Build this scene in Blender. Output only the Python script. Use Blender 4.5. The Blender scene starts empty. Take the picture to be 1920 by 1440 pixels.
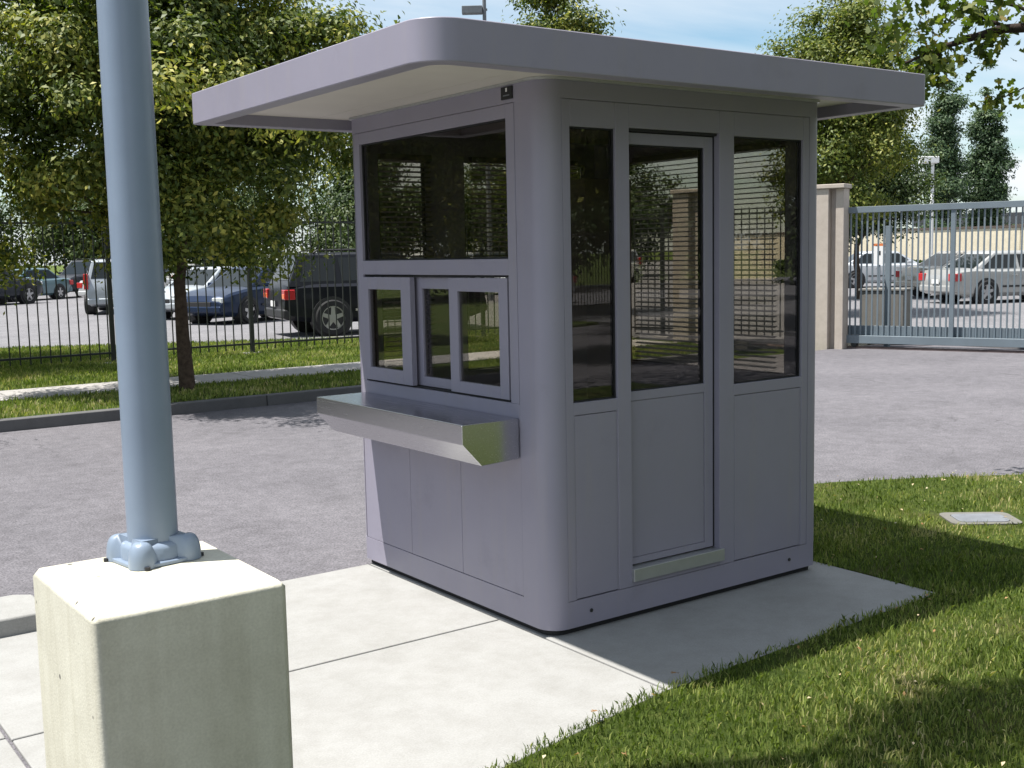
import bpy, bmesh, math, random
import numpy as np
from mathutils import Vector, Matrix
random.seed(7); rng = np.random.default_rng(7)
sc = bpy.context.scene; COL = sc.collection
R = math.radians

# ------------------------------------------------------------------ camera
cam = bpy.data.cameras.new('camera'); co = bpy.data.objects.new('camera', cam); COL.objects.link(co)
C0 = Vector((-2.9992, -3.9012, 1.6719))
yaw, pitch, roll = R(35.8001), R(-6.4784), R(-1.1926)
fw = Vector((math.sin(yaw)*math.cos(pitch), math.cos(yaw)*math.cos(pitch), math.sin(pitch)))
rt = Vector((math.cos(yaw), -math.sin(yaw), 0)); up = rt.cross(fw)
r2 = rt*math.cos(roll) + up*math.sin(roll); u2 = up*math.cos(roll) - rt*math.sin(roll)
co.matrix_world = Matrix(((r2.x, u2.x, -fw.x, C0.x), (r2.y, u2.y, -fw.y, C0.y), (r2.z, u2.z, -fw.z, C0.z), (0, 0, 0, 1)))
cam.sensor_width = 36; cam.lens = 2157.565/1920*36; cam.clip_end = 3000; cam.clip_start = 0.05
sc.camera = co

# ------------------------------------------------------------------ light
SUN = Vector((-.351, .1765, 1)).normalized()
w = bpy.data.worlds.new('World'); sc.world = w; w.use_nodes = True
nt = w.node_tree; nt.nodes.clear(); N = nt.nodes.new; L = nt.links.new
out = N('ShaderNodeOutputWorld'); bg = N('ShaderNodeBackground'); sky = N('ShaderNodeTexSky')
sky.sky_type = 'NISHITA'; sky.sun_disc = False; sky.sun_elevation = math.asin(SUN.z); sky.sun_rotation = math.atan2(SUN.x, SUN.y)
sky.air_density = 1.0; sky.dust_density = 0.6; sky.ozone_density = 1.3
tc = N('ShaderNodeTexCoord'); sep = N('ShaderNodeSeparateXYZ'); L(tc.outputs['Generated'], sep.inputs[0])
mx = N('ShaderNodeMath'); mx.operation = 'MAXIMUM'; L(sep.outputs['Z'], mx.inputs[0]); mx.inputs[1].default_value = 0.0
ad = N('ShaderNodeMath'); ad.operation = 'ADD'; L(mx.outputs[0], ad.inputs[0]); ad.inputs[1].default_value = 0.10
dv = N('ShaderNodeVectorMath'); dv.operation = 'DIVIDE'; L(tc.outputs['Generated'], dv.inputs[0])
cb = N('ShaderNodeCombineXYZ'); [L(ad.outputs[0], cb.inputs[i]) for i in range(3)]; L(cb.outputs[0], dv.inputs[1])
mp = N('ShaderNodeMapping'); mp.inputs['Rotation'].default_value = (0, 0, R(25)); mp.inputs['Scale'].default_value = (.55, 1.0, .8); L(dv.outputs[0], mp.inputs[0])
no = N('ShaderNodeTexNoise'); no.inputs['Scale'].default_value = .75; no.inputs['Detail'].default_value = 7; no.inputs['Roughness'].default_value = .55; no.inputs['Distortion'].default_value = .4
L(mp.outputs[0], no.inputs['Vector'])
cr = N('ShaderNodeValToRGB'); cr.color_ramp.elements[0].position = .30; cr.color_ramp.elements[1].position = .64; L(no.outputs[0], cr.inputs[0])
mixc = N('ShaderNodeMix'); mixc.data_type = 'RGBA'; L(cr.outputs[0], mixc.inputs['Factor']); tn = N('ShaderNodeMix'); tn.data_type = 'RGBA'; tn.blend_type = 'MULTIPLY'; tn.inputs['Factor'].default_value = 1; L(sky.outputs[0], tn.inputs['A']); tn.inputs['B'].default_value = (1.15, 1.32, 1.30, 1); L(tn.outputs['Result'], mixc.inputs['A'])
mixc.inputs['B'].default_value = (8.3, 8.75, 9.2, 1)
L(mixc.outputs['Result'], bg.inputs[0]); bg.inputs[1].default_value = .062; L(bg.outputs[0], out.inputs[0])
sl = bpy.data.lights.new('sun', 'SUN'); so = bpy.data.objects.new('sun', sl); COL.objects.link(so)
sl.energy = 5.0; sl.angle = R(.53); sl.color = (1.0, .965, .9); so.rotation_euler = SUN.to_track_quat('Z', 'Y').to_euler(); so.location = (0, 0, 30)
vs = sc.view_settings; vs.view_transform = 'Standard'; vs.look = 'None'; vs.exposure = 0.92; vs.gamma = 1; vs.use_curve_mapping = False

# ------------------------------------------------------------------ materials
def mat(name): 
    m = bpy.data.materials.new(name); m.use_nodes = True
    t = m.node_tree; b = t.nodes['Principled BSDF']; return m, t, b
def simple(name, col, rough=.5, metal=0, spec=.5, var=0, scale=4, bump=0, bscale=60, coat=0):
    m, t, b = mat(name)
    b.inputs['Base Color'].default_value = (*col, 1); b.inputs['Roughness'].default_value = rough
    b.inputs['Metallic'].default_value = metal; b.inputs['Specular IOR Level'].default_value = spec; b.inputs['Coat Weight'].default_value = coat
    g = t.nodes.new('ShaderNodeTexCoord')
    if var:
        n = t.nodes.new('ShaderNodeTexNoise'); n.inputs['Scale'].default_value = scale; n.inputs['Detail'].default_value = 6; n.inputs['Roughness'].default_value = .65
        t.links.new(g.outputs['Object'], n.inputs['Vector'])
        r_ = t.nodes.new('ShaderNodeValToRGB'); e = r_.color_ramp.elements
        e[0].position = .3; e[1].position = .7; e[0].color = (*[c*(1-var) for c in col], 1); e[1].color = (*[min(1, c*(1+var)) for c in col], 1)
        t.links.new(n.outputs[0], r_.inputs[0]); t.links.new(r_.outputs[0], b.inputs['Base Color'])
    if bump:
        n = t.nodes.new('ShaderNodeTexNoise'); n.inputs['Scale'].default_value = bscale; n.inputs['Detail'].default_value = 4
        t.links.new(g.outputs['Object'], n.inputs['Vector'])
        bp = t.nodes.new('ShaderNodeBump'); bp.inputs['Strength'].default_value = bump; bp.inputs['Distance'].default_value = .01
        t.links.new(n.outputs[0], bp.inputs['Height']); t.links.new(bp.outputs[0], b.inputs['Normal'])
    return m
def nodes_noise(t, co_, scale, detail=4, rough=.6):
    n = t.nodes.new('ShaderNodeTexNoise'); n.inputs['Scale'].default_value = scale; n.inputs['Detail'].default_value = detail; n.inputs['Roughness'].default_value = rough
    t.links.new(co_, n.inputs['Vector']); return n.outputs[0]
def ramp(t, src, stops):
    r_ = t.nodes.new('ShaderNodeValToRGB'); e = r_.color_ramp.elements
    while len(e) < len(stops): e.new(.5)
    for i, (p_, c) in enumerate(stops): e[i].position = p_; e[i].color = (*c, 1)
    t.links.new(src, r_.inputs[0]); return r_.outputs[0]
def mixrgb(t, a, b_, fac, mode='MIX'):
    m = t.nodes.new('ShaderNodeMix'); m.data_type = 'RGBA'; m.blend_type = mode
    for s, k in ((a, 'A'), (b_, 'B')):
        if hasattr(s, 'links') or hasattr(s, 'is_output'): t.links.new(s, m.inputs[k])
        else: m.inputs[k].default_value = (*s, 1)
    if hasattr(fac, 'is_output'): t.links.new(fac, m.inputs['Factor'])
    else: m.inputs['Factor'].default_value = fac
    return m.outputs['Result']
def bumpn(t, b, h, strength, dist):
    bp = t.nodes.new('ShaderNodeBump'); bp.inputs['Strength'].default_value = strength; bp.inputs['Distance'].default_value = dist
    t.links.new(h, bp.inputs['Height']); t.links.new(bp.outputs[0], b.inputs['Normal'])

def asphalt(name, dark, light, speck):
    m, t, b = mat(name); g = t.nodes.new('ShaderNodeTexCoord').outputs['Object']
    big = nodes_noise(t, g, .45, 5, .6); fine = nodes_noise(t, g, 75, 3, .7); mid = nodes_noise(t, g, 9, 5, .7)
    c = ramp(t, big, [(.3, dark), (.7, light)])
    c = mixrgb(t, c, ramp(t, fine, [(.34, (.55,)*3), (.52, (1,)*3), (.70, (1.4, 1.38, 1.38))]), 1.0, 'MULTIPLY')
    c = mixrgb(t, c, ramp(t, mid, [(.3, (.75,)*3), (.7, (1.2,)*3)]), .8, 'MULTIPLY')
    v = t.nodes.new('ShaderNodeTexVoronoi'); v.inputs['Scale'].default_value = 120; t.links.new(g, v.inputs['Vector'])
    sp = ramp(t, v.outputs['Distance'], [(.10, (1,)*3), (.22, (0,)*3)])
    c = mixrgb(t, c, speck, sp); vc = t.nodes.new('ShaderNodeTexVoronoi'); vc.feature = 'DISTANCE_TO_EDGE'; vc.inputs['Scale'].default_value = .32
    wv = t.nodes.new('ShaderNodeVectorMath'); wv.operation = 'ADD'; nz = t.nodes.new('ShaderNodeTexNoise'); nz.inputs['Scale'].default_value = 1.7; nz.inputs['Detail'].default_value = 5; t.links.new(g, nz.inputs['Vector']); t.links.new(g, wv.inputs[0]); t.links.new(nz.outputs['Color'], wv.inputs[1]); t.links.new(wv.outputs[0], vc.inputs['Vector'])
    ck = mixrgb(t, ramp(t, vc.outputs['Distance'], [(.002, (1,)*3), (.006, (0,)*3)]), ramp(t, nodes_noise(t, g, .5, 2), [(.5, (0,)*3), (.6, (.55,)*3)]), 1.0, 'MULTIPLY')
    c = mixrgb(t, c, tuple(k_*.4 for k_ in dark), ck)
    c = mixrgb(t, c, ramp(t, nodes_noise(t, g, 1.9, 3, .5), [(.28, (.88,)*3), (.42, (1,)*3)]), 1.0, 'MULTIPLY')
    t.links.new(c, b.inputs['Base Color']); b.inputs['Roughness'].default_value = .9; b.inputs['Specular IOR Level'].default_value = .25
    bumpn(t, b, fine, .6, .008); return m
M = {}
M['asphalt'] = asphalt('asphalt_aged', (.115, .110, .122), (.155, .148, .162), (.21, .20, .21))
M['lot'] = asphalt('lot_surface_pale', (.155, .152, .163), (.20, .196, .206), (.26, .25, .255))
def concrete(name, base, stain, rough=.85, pits=False, wear=.5):
    m, t, b = mat(name); g = t.nodes.new('ShaderNodeTexCoord').outputs['Object']
    big = nodes_noise(t, g, 1.1, 6, .65); fine = nodes_noise(t, g, 130, 3, .6); mid = nodes_noise(t, g, 6, 7, .75)
    c = mixrgb(t, base, stain, ramp(t, big, [(.38, (0,)*3), (.75, (wear,)*3)]))
    c = mixrgb(t, c, ramp(t, mid, [(.28, (.8,.79,.77)), (.6, (1,)*3)]), .8, 'MULTIPLY')
    c = mixrgb(t, c, ramp(t, fine, [(.3, (.86,)*3), (.65, (1.06,)*3)]), .7, 'MULTIPLY')
    if pits:
        v = t.nodes.new('ShaderNodeTexVoronoi'); v.inputs['Scale'].default_value = 11; t.links.new(g, v.inputs['Vector'])
        pt = ramp(t, v.outputs['Distance'], [(.07, (1,)*3), (.10, (0,)*3)])
        pick = ramp(t, nodes_noise(t, g, 5, 2), [(.46, (0,)*3), (.50, (1,)*3)])
        c = mixrgb(t, c, (.10, .095, .085), mixrgb(t, pt, pick, 1.0, 'MULTIPLY'))
        mp_ = t.nodes.new('ShaderNodeMapping'); mp_.inputs['Scale'].default_value = (14, 14, .9); t.links.new(g, mp_.inputs[0])
        st = nodes_noise(t, mp_.outputs[0], 1.0, 5, .6)
        c = mixrgb(t, c, ramp(t, st, [(.3, (.84, .83, .80)), (.6, (1,)*3)]), .75, 'MULTIPLY')
    t.links.new(c, b.inputs['Base Color']); b.inputs['Roughness'].default_value = rough; b.inputs['Specular IOR Level'].default_value = .3
    bumpn(t, b, fine, .25, .004); return m
M['concrete'] = concrete('concrete_pale', (.305, .303, .296), (.245, .242, .232))
M['pedestal'] = concrete('concrete_cast', (.58, .56, .47), (.48, .46, .38), pits=True)
M['walk'] = concrete('sidewalk_concrete', (.35, .335, .325), (.28, .27, .255))
M['kerb'] = concrete('kerb_dark', (.095, .095, .10), (.16, .155, .15))
M['pillar'] = concrete('pillar_beige', (.50, .44, .39), (.42, .37, .33))
M['wallbeige'] = concrete('wall_beige', (.76, .68, .52), (.68, .60, .45))
M['boxgrey'] = concrete('cabinet_grey', (.20, .19, .175), (.15, .145, .14))
M['paint'] = simple('booth_paint_lilac_grey', (.256, .242, .302), .36, 0, .45, .035, 2.5, .03, 300)
m = M['paint']; t = m.node_tree; b = t.nodes['Principled BSDF']; g = t.nodes.new('ShaderNodeTexCoord').outputs['Object']
q = t.nodes.new('ShaderNodeMapping'); q.inputs['Scale'].default_value = (9, 9, .55); t.links.new(g, q.inputs[0])
st = nodes_noise(t, q.outputs[0], 1.6, 7, .7); sm = nodes_noise(t, g, 3.2, 6, .7); src = b.inputs['Base Color'].links[0].from_socket
c = mixrgb(t, src, (.29, .265, .27), ramp(t, st, [(.52, (0,)*3), (.80, (.5,)*3)])); c = mixrgb(t, c, (.15, .14, .16), ramp(t, sm, [(.58, (0,)*3), (.85, (.35,)*3)]))
t.links.new(c, b.inputs['Base Color']); t.links.new(ramp(t, sm, [(.3, (.30,)*3), (.7, (.48,)*3)]), b.inputs['Roughness'])
M['soffit'] = simple('soffit_cream', (.54, .505, .455), .6, var=.03)
M['alu'] = simple('aluminium_mill', (.5, .51, .51), .38, .75, var=.05, scale=20)
M['dark'] = simple('black_rubber', (.012, .012, .014), .7)
M['interior'] = simple('interior_grey', (.16, .14, .12), .7, var=.1)
M['slat'] = simple('blind_slat', (.09, .08, .075), .5)
M['pole'] = simple('pole_paint_blue_grey', (.198, .248, .325), .34, 0, .6, .06, 3, .02, 200)
M['gate'] = simple('gate_paint_blue_grey', (.15, .185, .215), .45, 0, .5, .08, 3)
M['iron'] = simple('fence_iron_black', (.028, .031, .031), .5, 0, .4)
M['bark'] = simple('bark_brown', (.075, .055, .042), .95, 0, .1, .45, 14, .8, 30)
M['barkdark'] = simple('bark_dark', (.04, .03, .026), .95, 0, .1, .3, 10, .6, 40)
M['collar'] = concrete('cover_collar', (.16, .155, .14), (.11, .108, .095))
M['lid'] = simple('cover_lid_grey', (.15, .16, .178), .7, 0, .3, .15, 12, .3, 80)
M['rail'] = simple('rusty_track', (.19, .14, .13), .8, 0, .3, .3, 8)
M['white'] = simple('white_paint', (.75, .75, .74), .6)
M['orange'] = simple('orange_paint', (.6, .17, .05), .6)
M['brown'] = simple('brown_coping', (.10, .075, .06), .7)
M['roofdark'] = simple('building_dark_fascia', (.05, .055, .06), .7)
M['chrome'] = simple('chrome', (.7, .7, .72), .15, 1)
M['rim'] = simple('wheel_rim', (.5, .5, .52), .3, .8)
M['tyre'] = simple('tyre_rubber', (.018, .018, .019), .85)
M['redlamp'] = simple('tail_lamp_red', (.45, .012, .015), .2, coat=.6)
M['amber'] = simple('lamp_amber', (.85, .16, .02), .2, coat=.6)
M['headlamp'] = simple('head_lamp_clear', (.75, .78, .8), .12, .3, coat=.5)
M['carglass'] = simple('car_glass_dark', (.012, .016, .018), .05, 0, .35)
M['trimblack'] = simple('car_trim_black', (.02, .02, .022), .6)
# brushed stainless steel
m, t, b = mat('stainless_brushed'); b.inputs['Metallic'].default_value = 1; b.inputs['Base Color'].default_value = (.56, .56, .59, 1); b.inputs['Roughness'].default_value = .30
g = t.nodes.new('ShaderNodeTexCoord').outputs['Object']; q = t.nodes.new('ShaderNodeMapping'); q.inputs['Scale'].default_value = (260, 3, 260); t.links.new(g, q.inputs[0])
n_ = nodes_noise(t, q.outputs[0], 1, 3); t.links.new(ramp(t, n_, [(.3, (.20,)*3), (.7, (.28,)*3)]), b.inputs['Roughness']); bumpn(t, b, n_, .015, .001); M['steel'] = m
# tinted booth glass
m, t, b = mat('booth_glass_tinted'); t.nodes.remove(b); o_ = t.nodes['Material Output']
tr = t.nodes.new('ShaderNodeBsdfTransparent'); tr.inputs[0].default_value = (.74, .725, .69, 1)
gl = t.nodes.new('ShaderNodeBsdfGlossy'); gl.inputs['Roughness'].default_value = .0; gl.inputs[0].default_value = (.9, .9, .92, 1)
fr = t.nodes.new('ShaderNodeFresnel'); ge = t.nodes.new('ShaderNodeNewGeometry'); mi = t.nodes.new('ShaderNodeMapRange'); t.links.new(ge.outputs['Backfacing'], mi.inputs[0]); mi.inputs[3].default_value = 1.6; mi.inputs[4].default_value = 1/1.6; t.links.new(mi.outputs[0], fr.inputs[0])   # same mirror strength on both sides of the pane
ms = t.nodes.new('ShaderNodeMixShader'); t.links.new(fr.outputs[0], ms.inputs[0]); t.links.new(tr.outputs[0], ms.inputs[1]); t.links.new(gl.outputs[0], ms.inputs[2]); t.links.new(ms.outputs[0], o_.inputs[0]); M['glass'] = m
def carpaint(name, col, metal=.3):
    m = simple(name, col, .32, metal, .4 if max(col) > .1 else .15, coat=.7 if max(col) > .1 else .22); m.node_tree.nodes['Principled BSDF'].inputs['Coat Roughness'].default_value = .06; return m
# foliage
def leafmat(name, stops, trans=.27, rough=.55):
    m, t, b = mat(name); a = t.nodes.new('ShaderNodeAttribute'); a.attribute_name = 'rnd'
    c = ramp(t, a.outputs['Fac'], stops); t.links.new(c, b.inputs['Base Color']); b.inputs['Roughness'].default_value = rough; b.inputs['Specular IOR Level'].default_value = .35
    tl = t.nodes.new('ShaderNodeBsdfTranslucent'); t.links.new(mixrgb(t, c, (1.1, 1.3, .5), 1.0, 'MULTIPLY'), tl.inputs[0])
    ms = t.nodes.new('ShaderNodeMixShader'); ms.inputs[0].default_value = trans
    t.links.new(b.outputs[0], ms.inputs[1]); t.links.new(tl.outputs[0], ms.inputs[2]); t.links.new(ms.outputs[0], t.nodes['Material Output'].inputs[0]); return m
M['leaf_a'] = leafmat('leaf_yellow_green', [(0, (.032, .055, .010)), (.35, (.075, .11, .018)), (.68, (.18, .20, .032)), (.9, (.34, .32, .06)), (1, (.44, .40, .09))])
M['leaf_b'] = leafmat('leaf_mid_green', [(0, (.045, .075, .014)), (.45, (.11, .145, .022)), (1, (.30, .29, .06))])
M['leaf_c'] = leafmat('leaf_blue_green', [(0, (.035, .065, .032)), (.6, (.065, .11, .05)), (1, (.13, .18, .08))])
M['leaf_d'] = leafmat('leaf_dark_green', [(0, (.03, .055, .018)), (.6, (.055, .085, .022)), (1, (.11, .13, .04))])
M['leaf_e'] = leafmat('leaf_lobed', [(0, (.04, .06, .014)), (.6, (.08, .11, .02)), (.92, (.17, .19, .04)), (1, (.22, .16, .04))], .5)
M['blade'] = leafmat('grass_blade', [(0, (.07, .105, .018)), (.35, (.15, .205, .04)), (.7, (.26, .295, .08)), (.9, (.40, .38, .15)), (1, (.50, .43, .24))], .3, .6)
M['dry'] = leafmat('dry_leaf', [(0, (.25, .13, .05)), (.5, (.38, .24, .11)), (1, (.62, .55, .38))], .2, .8)
m, t, b = mat('lawn_soil_green'); g = t.nodes.new('ShaderNodeTexCoord').outputs['Object']
c = ramp(t, nodes_noise(t, g, 22, 6, .75), [(.32, (.028, .045, .010)), (.52, (.075, .11, .022)), (.72, (.15, .165, .045))])
c = mixrgb(t, c, (.19, .15, .07), ramp(t, nodes_noise(t, g, 1.6, 5, .6), [(.52, (0,)*3), (.75, (.55,)*3)]))
t.links.new(c, b.inputs['Base Color']); b.inputs['Roughness'].default_value = .95; b.inputs['Specular IOR Level'].default_value = .1; bumpn(t, b, nodes_noise(t, g, 60, 5, .8), 1.0, .03); M['lawn'] = m

# ------------------------------------------------------------------ helpers
def tag(o, label=None, cat=None, group=None, kind=None):
    if label: o['label'] = label
    if cat: o['category'] = cat
    if group: o['group'] = group
    if kind: o['kind'] = kind
    return o
def empty(name, loc=(0, 0, 0), rz=0):
    o = bpy.data.objects.new(name, None); o.empty_display_size = .2; COL.objects.link(o); o.location = loc; o.rotation_euler = (0, 0, rz); return o
def link(name, me, parent=None, m=None, loc=None):
    o = bpy.data.objects.new(name, me); COL.objects.link(o)
    if m is not None and not me.materials: me.materials.append(m)
    if parent: o.parent = parent
    if loc is not None: o.location = loc
    return o
class MB:
    def __init__(s): s.v = []; s.f = []
    def add(s, vs_, fs):
        k = len(s.v); s.v += [tuple(q_) for q_ in vs_]; s.f += [tuple(i+k for i in f_) for f_ in fs]; return s
    def box(s, x0, x1, y0, y1, z0, z1):
        x0, x1 = min(x0, x1), max(x0, x1); y0, y1 = min(y0, y1), max(y0, y1); z0, z1 = min(z0, z1), max(z0, z1)
        return s.add([(x0,y0,z0),(x1,y0,z0),(x1,y1,z0),(x0,y1,z0),(x0,y0,z1),(x1,y0,z1),(x1,y1,z1),(x0,y1,z1)],
                     [(0,3,2,1),(4,5,6,7),(0,1,5,4),(1,2,6,5),(2,3,7,6),(3,0,4,7)])
    def prism(s, poly, z0, z1):           # poly counter-clockwise in xy
        n = len(poly); vs_ = [(x, y, z0) for x, y in poly]+[(x, y, z1) for x, y in poly]
        fs = [tuple(range(n))[::-1], tuple(range(n, 2*n))]+[(i, (i+1) % n, n+(i+1) % n, n+i) for i in range(n)]
        return s.add(vs_, fs)
    def ring(s, outer, inner, z0, z1):
        n = len(outer); vs_ = [(x, y, z) for P_ in (outer, inner) for z in (z0, z1) for x, y in P_]
        o0, o1, i0, i1 = 0, n, 2*n, 3*n; fs = []
        for i in range(n):
            j = (i+1) % n
            fs += [(o0+i, o0+j, o1+j, o1+i), (i0+j, i0+i, i1+i, i1+j), (o1+i, o1+j, i1+j, i1+i), (o0+j, o0+i, i0+i, i0+j)]
        return s.add(vs_, fs)
    def tube(s, pts, rad, n=8, cap=True):
        pts = [Vector(q_) for q_ in pts]; rings = []
        for i, q_ in enumerate(pts):
            d = (pts[min(i+1, len(pts)-1)]-pts[max(i-1, 0)]).normalized()
            a = d.orthogonal().normalized() if i == 0 else (pa - d*pa.dot(d)).normalized()
            pa = a; bb = d.cross(a); r_ = rad[i] if hasattr(rad, '__len__') else rad
            rings.append([q_+a*r_*math.cos(2*math.pi*k/n)+bb*r_*math.sin(2*math.pi*k/n) for k in range(n)])
        vs_ = [v for rg in rings for v in rg]; fs = []
        for i in range(len(rings)-1):
            for k in range(n): fs.append((i*n+k, i*n+(k+1) % n, (i+1)*n+(k+1) % n, (i+1)*n+k))
        if cap: fs += [tuple(range(n))[::-1], tuple(range((len(rings)-1)*n, len(rings)*n))]
        return s.add(vs_, fs)
    def mesh(s, name, m=None, smooth=None):
        me = bpy.data.meshes.new(name); me.from_pydata(s.v, [], s.f); me.update()
        if m: me.materials.append(m)
        if smooth is not None:
            for p_ in me.polygons: p_.use_smooth = True
            me.set_sharp_from_angle(angle=R(smooth))
        return me
    def build(s, name, m, parent=None, bevel=0, smooth=None, seg=2):
        o = link(name, s.mesh(name, m, smooth), parent)
        if bevel:
            bm_ = o.modifiers.new('bevel', 'BEVEL'); bm_.width = bevel; bm_.segments = seg; bm_.limit_method = 'ANGLE'; bm_.angle_limit = R(40)
            if smooth is None:
                for p_ in o.data.polygons: p_.use_smooth = True
                bm_.harden_normals = True
        return o
def rrect(x0, x1, y0, y1, r, n=8, rs=None):
    rs = rs or (r,)*4; P_ = []
    for (cx, cy, a0, r_) in ((x0, y0, 180, rs[0]), (x1, y0, 270, rs[1]), (x1, y1, 0, rs[2]), (x0, y1, 90, rs[3])):
        ccx = cx+r_ if cx == x0 else cx-r_; ccy = cy+r_ if cy == y0 else cy-r_
        for k in range(n+1):
            a = R(a0+90*k/n); P_.append((ccx+r_*math.cos(a), ccy+r_*math.sin(a)))
    return P_
def cards(name, ctr, nrm, tang, length, width, rnd, m, parent=None, fold=.18, shape='rhomb'):
    """many leaf faces as one mesh; arrays of n"""
    n = len(ctr); nrm /= np.linalg.norm(nrm, axis=1)[:, None]+1e-9
    tang = tang-nrm*(tang*nrm).sum(1)[:, None]; tang /= np.linalg.norm(tang, axis=1)[:, None]+1e-9
    bit = np.cross(nrm, tang); L_ = length[:, None]; W_ = width[:, None]
    if shape == 'rhomb':
        pr_ = [(-.5, 0, 0), (0.05, -.5, fold), (.5, 0, -.1), (0.05, .5, fold)]
    elif shape == 'lobed':
        pr_ = [(-.5, 0, 0), (-.28, -.30, .05), (-.15, -.16, .03), (.02, -.5, .1), (.16, -.2, .02), (.36, -.3, .03), (.5, 0, -.12), (.36, .3, .03), (.16, .2, .02), (.02, .5, .1), (-.15, .16, .03), (-.28, .30, .05)]
    k = len(pr_); V = np.empty((n, k, 3))
    for i, (a, b_, c_) in enumerate(pr_): V[:, i] = ctr+tang*L_*a+bit*W_*b_+nrm*W_*c_
    me = bpy.data.meshes.new(name); me.vertices.add(n*k); me.vertices.foreach_set('co', V.reshape(-1).astype(np.float32))
    me.loops.add(n*k); me.loops.foreach_set('vertex_index', np.arange(n*k, dtype=np.int32))
    me.polygons.add(n); me.polygons.foreach_set('loop_start', np.arange(0, n*k, k, dtype=np.int32))
    at = me.attributes.new('rnd', 'FLOAT', 'FACE'); at.data.foreach_set('value', rnd.astype(np.float32))
    me.update(calc_edges=True); me.materials.append(m)
    return link(name, me, parent)
def fnoise(x, y, s=1.0):
    return (np.sin(x*2.1*s+1.3*np.sin(y*1.7*s))+np.sin(y*2.7*s+1.1*np.sin(x*1.3*s+2)))*.5
def inpoly(x, y, poly):
    ins = np.zeros(len(x), bool); n = len(poly)
    for i in range(n):
        x1, y1 = poly[i]; x2, y2 = poly[(i+1) % n]
        c_ = ((y1 > y) != (y2 > y)) & (x < (x2-x1)*(y-y1)/((y2-y1) if y2 != y1 else 1e-9)+x1); ins ^= c_
    return ins
def grass(name, x, y, z, h, wd, label, cat='grass', tint=0):
    n = len(x); a = rng.uniform(0, 2*np.pi, n); lean = rng.uniform(.15, .75, n)
    d = np.stack([np.cos(a), np.sin(a)], 1); pw = rng.uniform(0, 2*np.pi, n); pd = np.stack([np.cos(pw), np.sin(pw)], 1)
    V = np.empty((n, 5, 3)); b0 = np.stack([x, y], 1)
    hw = wd[:, None]/2; h1 = h*.6
    V[:, 0, :2] = b0-pd*hw; V[:, 1, :2] = b0+pd*hw; V[:, 0:2, 2] = z
    mid = b0+d*(lean*h*.3)[:, None]; V[:, 2, :2] = mid+pd*hw*.75; V[:, 4, :2] = mid-pd*hw*.75; V[:, 2, 2] = z+h1; V[:, 4, 2] = z+h1
    V[:, 3, :2] = b0+d*(lean*h)[:, None]; V[:, 3, 2] = z+h*(1.05-.35*lean)
    me = bpy.data.meshes.new(name); me.vertices.add(n*5); me.vertices.foreach_set('co', V.reshape(-1).astype(np.float32))
    idx = (np.arange(n)[:, None]*5+np.array([0, 1, 2, 3, 4])).reshape(-1).astype(np.int32)
    me.loops.add(n*5); me.loops.foreach_set('vertex_index', idx); me.polygons.add(n); me.polygons.foreach_set('loop_start', np.arange(0, n*5, 5, dtype=np.int32))
    rv = np.clip(.42+.22*fnoise(x, y, 1.3)+.12*fnoise(x+9, y+3, 4)+rng.normal(0, .23, n)+tint+.38*np.clip(fnoise(x*3.1+4, y*3.1-2, 1.0)-.62, 0, .4)/.4, 0, 1)
    at = me.attributes.new('rnd', 'FLOAT', 'FACE'); at.data.foreach_set('value', rv.astype(np.float32)); me.update(calc_edges=True); me.materials.append(M['blade'])
    return tag(link(name, me), label, cat, kind='stuff')

# ------------------------------------------------------------------ setting: ground, road, lawns
def sheet(name, poly, z, m, thick=.05, bevel=0):
    o = MB().prism(poly, z-thick, z).build(name, m, None, bevel=bevel); return tag(o, kind='structure')
GZ = -.16
ZS, ZA, ZL = -.03, -.042, -.034           # slab, asphalt, near lawn
tag(MB().add([(-900, -900, GZ), (900, -900, GZ), (900, 900, GZ), (-900, 900, GZ)], [(0, 1, 2, 3)]).build('ground', M['lawn']), kind='structure')
sheet('road', [(-60, -40), (14.5, -40), (14.5, 8.62), (-60, 8.62)], ZA, M['asphalt'], .1)
edge = [(1.93, 1.64), (2.6, 1.62), (3.2, 1.58), (3.7, 1.44), (4.3, 1.12), (5.0, .68), (5.8, .0), (6.6, -1.0), (7.1, -2.2), (7.3, -4.5)]
lawn_poly = [(-2.2, -7.2), (7.0, -7.2)]+edge[::-1]+[(1.93, -.64), (.9, -.69), (0.0, -.73), (-.35, -.775), (-.95, -.895), (-1.5, -1.0), (-2.2, -1.1)]
sheet('lawn', lawn_poly, ZL, M['lawn'], .06)
# concrete paving made of separate slabs
pav = tag(empty('paving'), kind='structure')
for pl_ in ([(-2.155, .397), (-.006, .397), (-.006, 1.655), (-2.155, 1.655)], [(-2.155, -1.12), (-.95, -.90), (-.006, -.735), (-.006, .385), (-2.155, .385)], [(.006, -.735), (1.90, -.645), (1.92, 1.655), (.006, 1.655)],
            [(-4.4, .43), (-2.168, .43), (-2.168, 1.62), (-4.4, 1.62)], [(-4.4, -1.25), (-2.168, -1.13), (-2.168, .418), (-4.4, .418)], [(-6.6, -1.25), (-4.412, -1.25), (-4.412, 1.62), (-6.6, 1.62)]):
    MB().prism(pl_, -.13, ZS).build('slab', M['concrete'], pav, bevel=.006)
# low concrete kerb that ends beside the pedestal
tag(MB().prism([(-9, 1.63), (-1.76, 1.63), (-1.70, 1.70), (-1.70, 1.97), (-1.78, 2.03), (-9, 2.03)], -.12, .055).build('kerb_stub', M['concrete'], bevel=.015), kind='structure')
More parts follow.
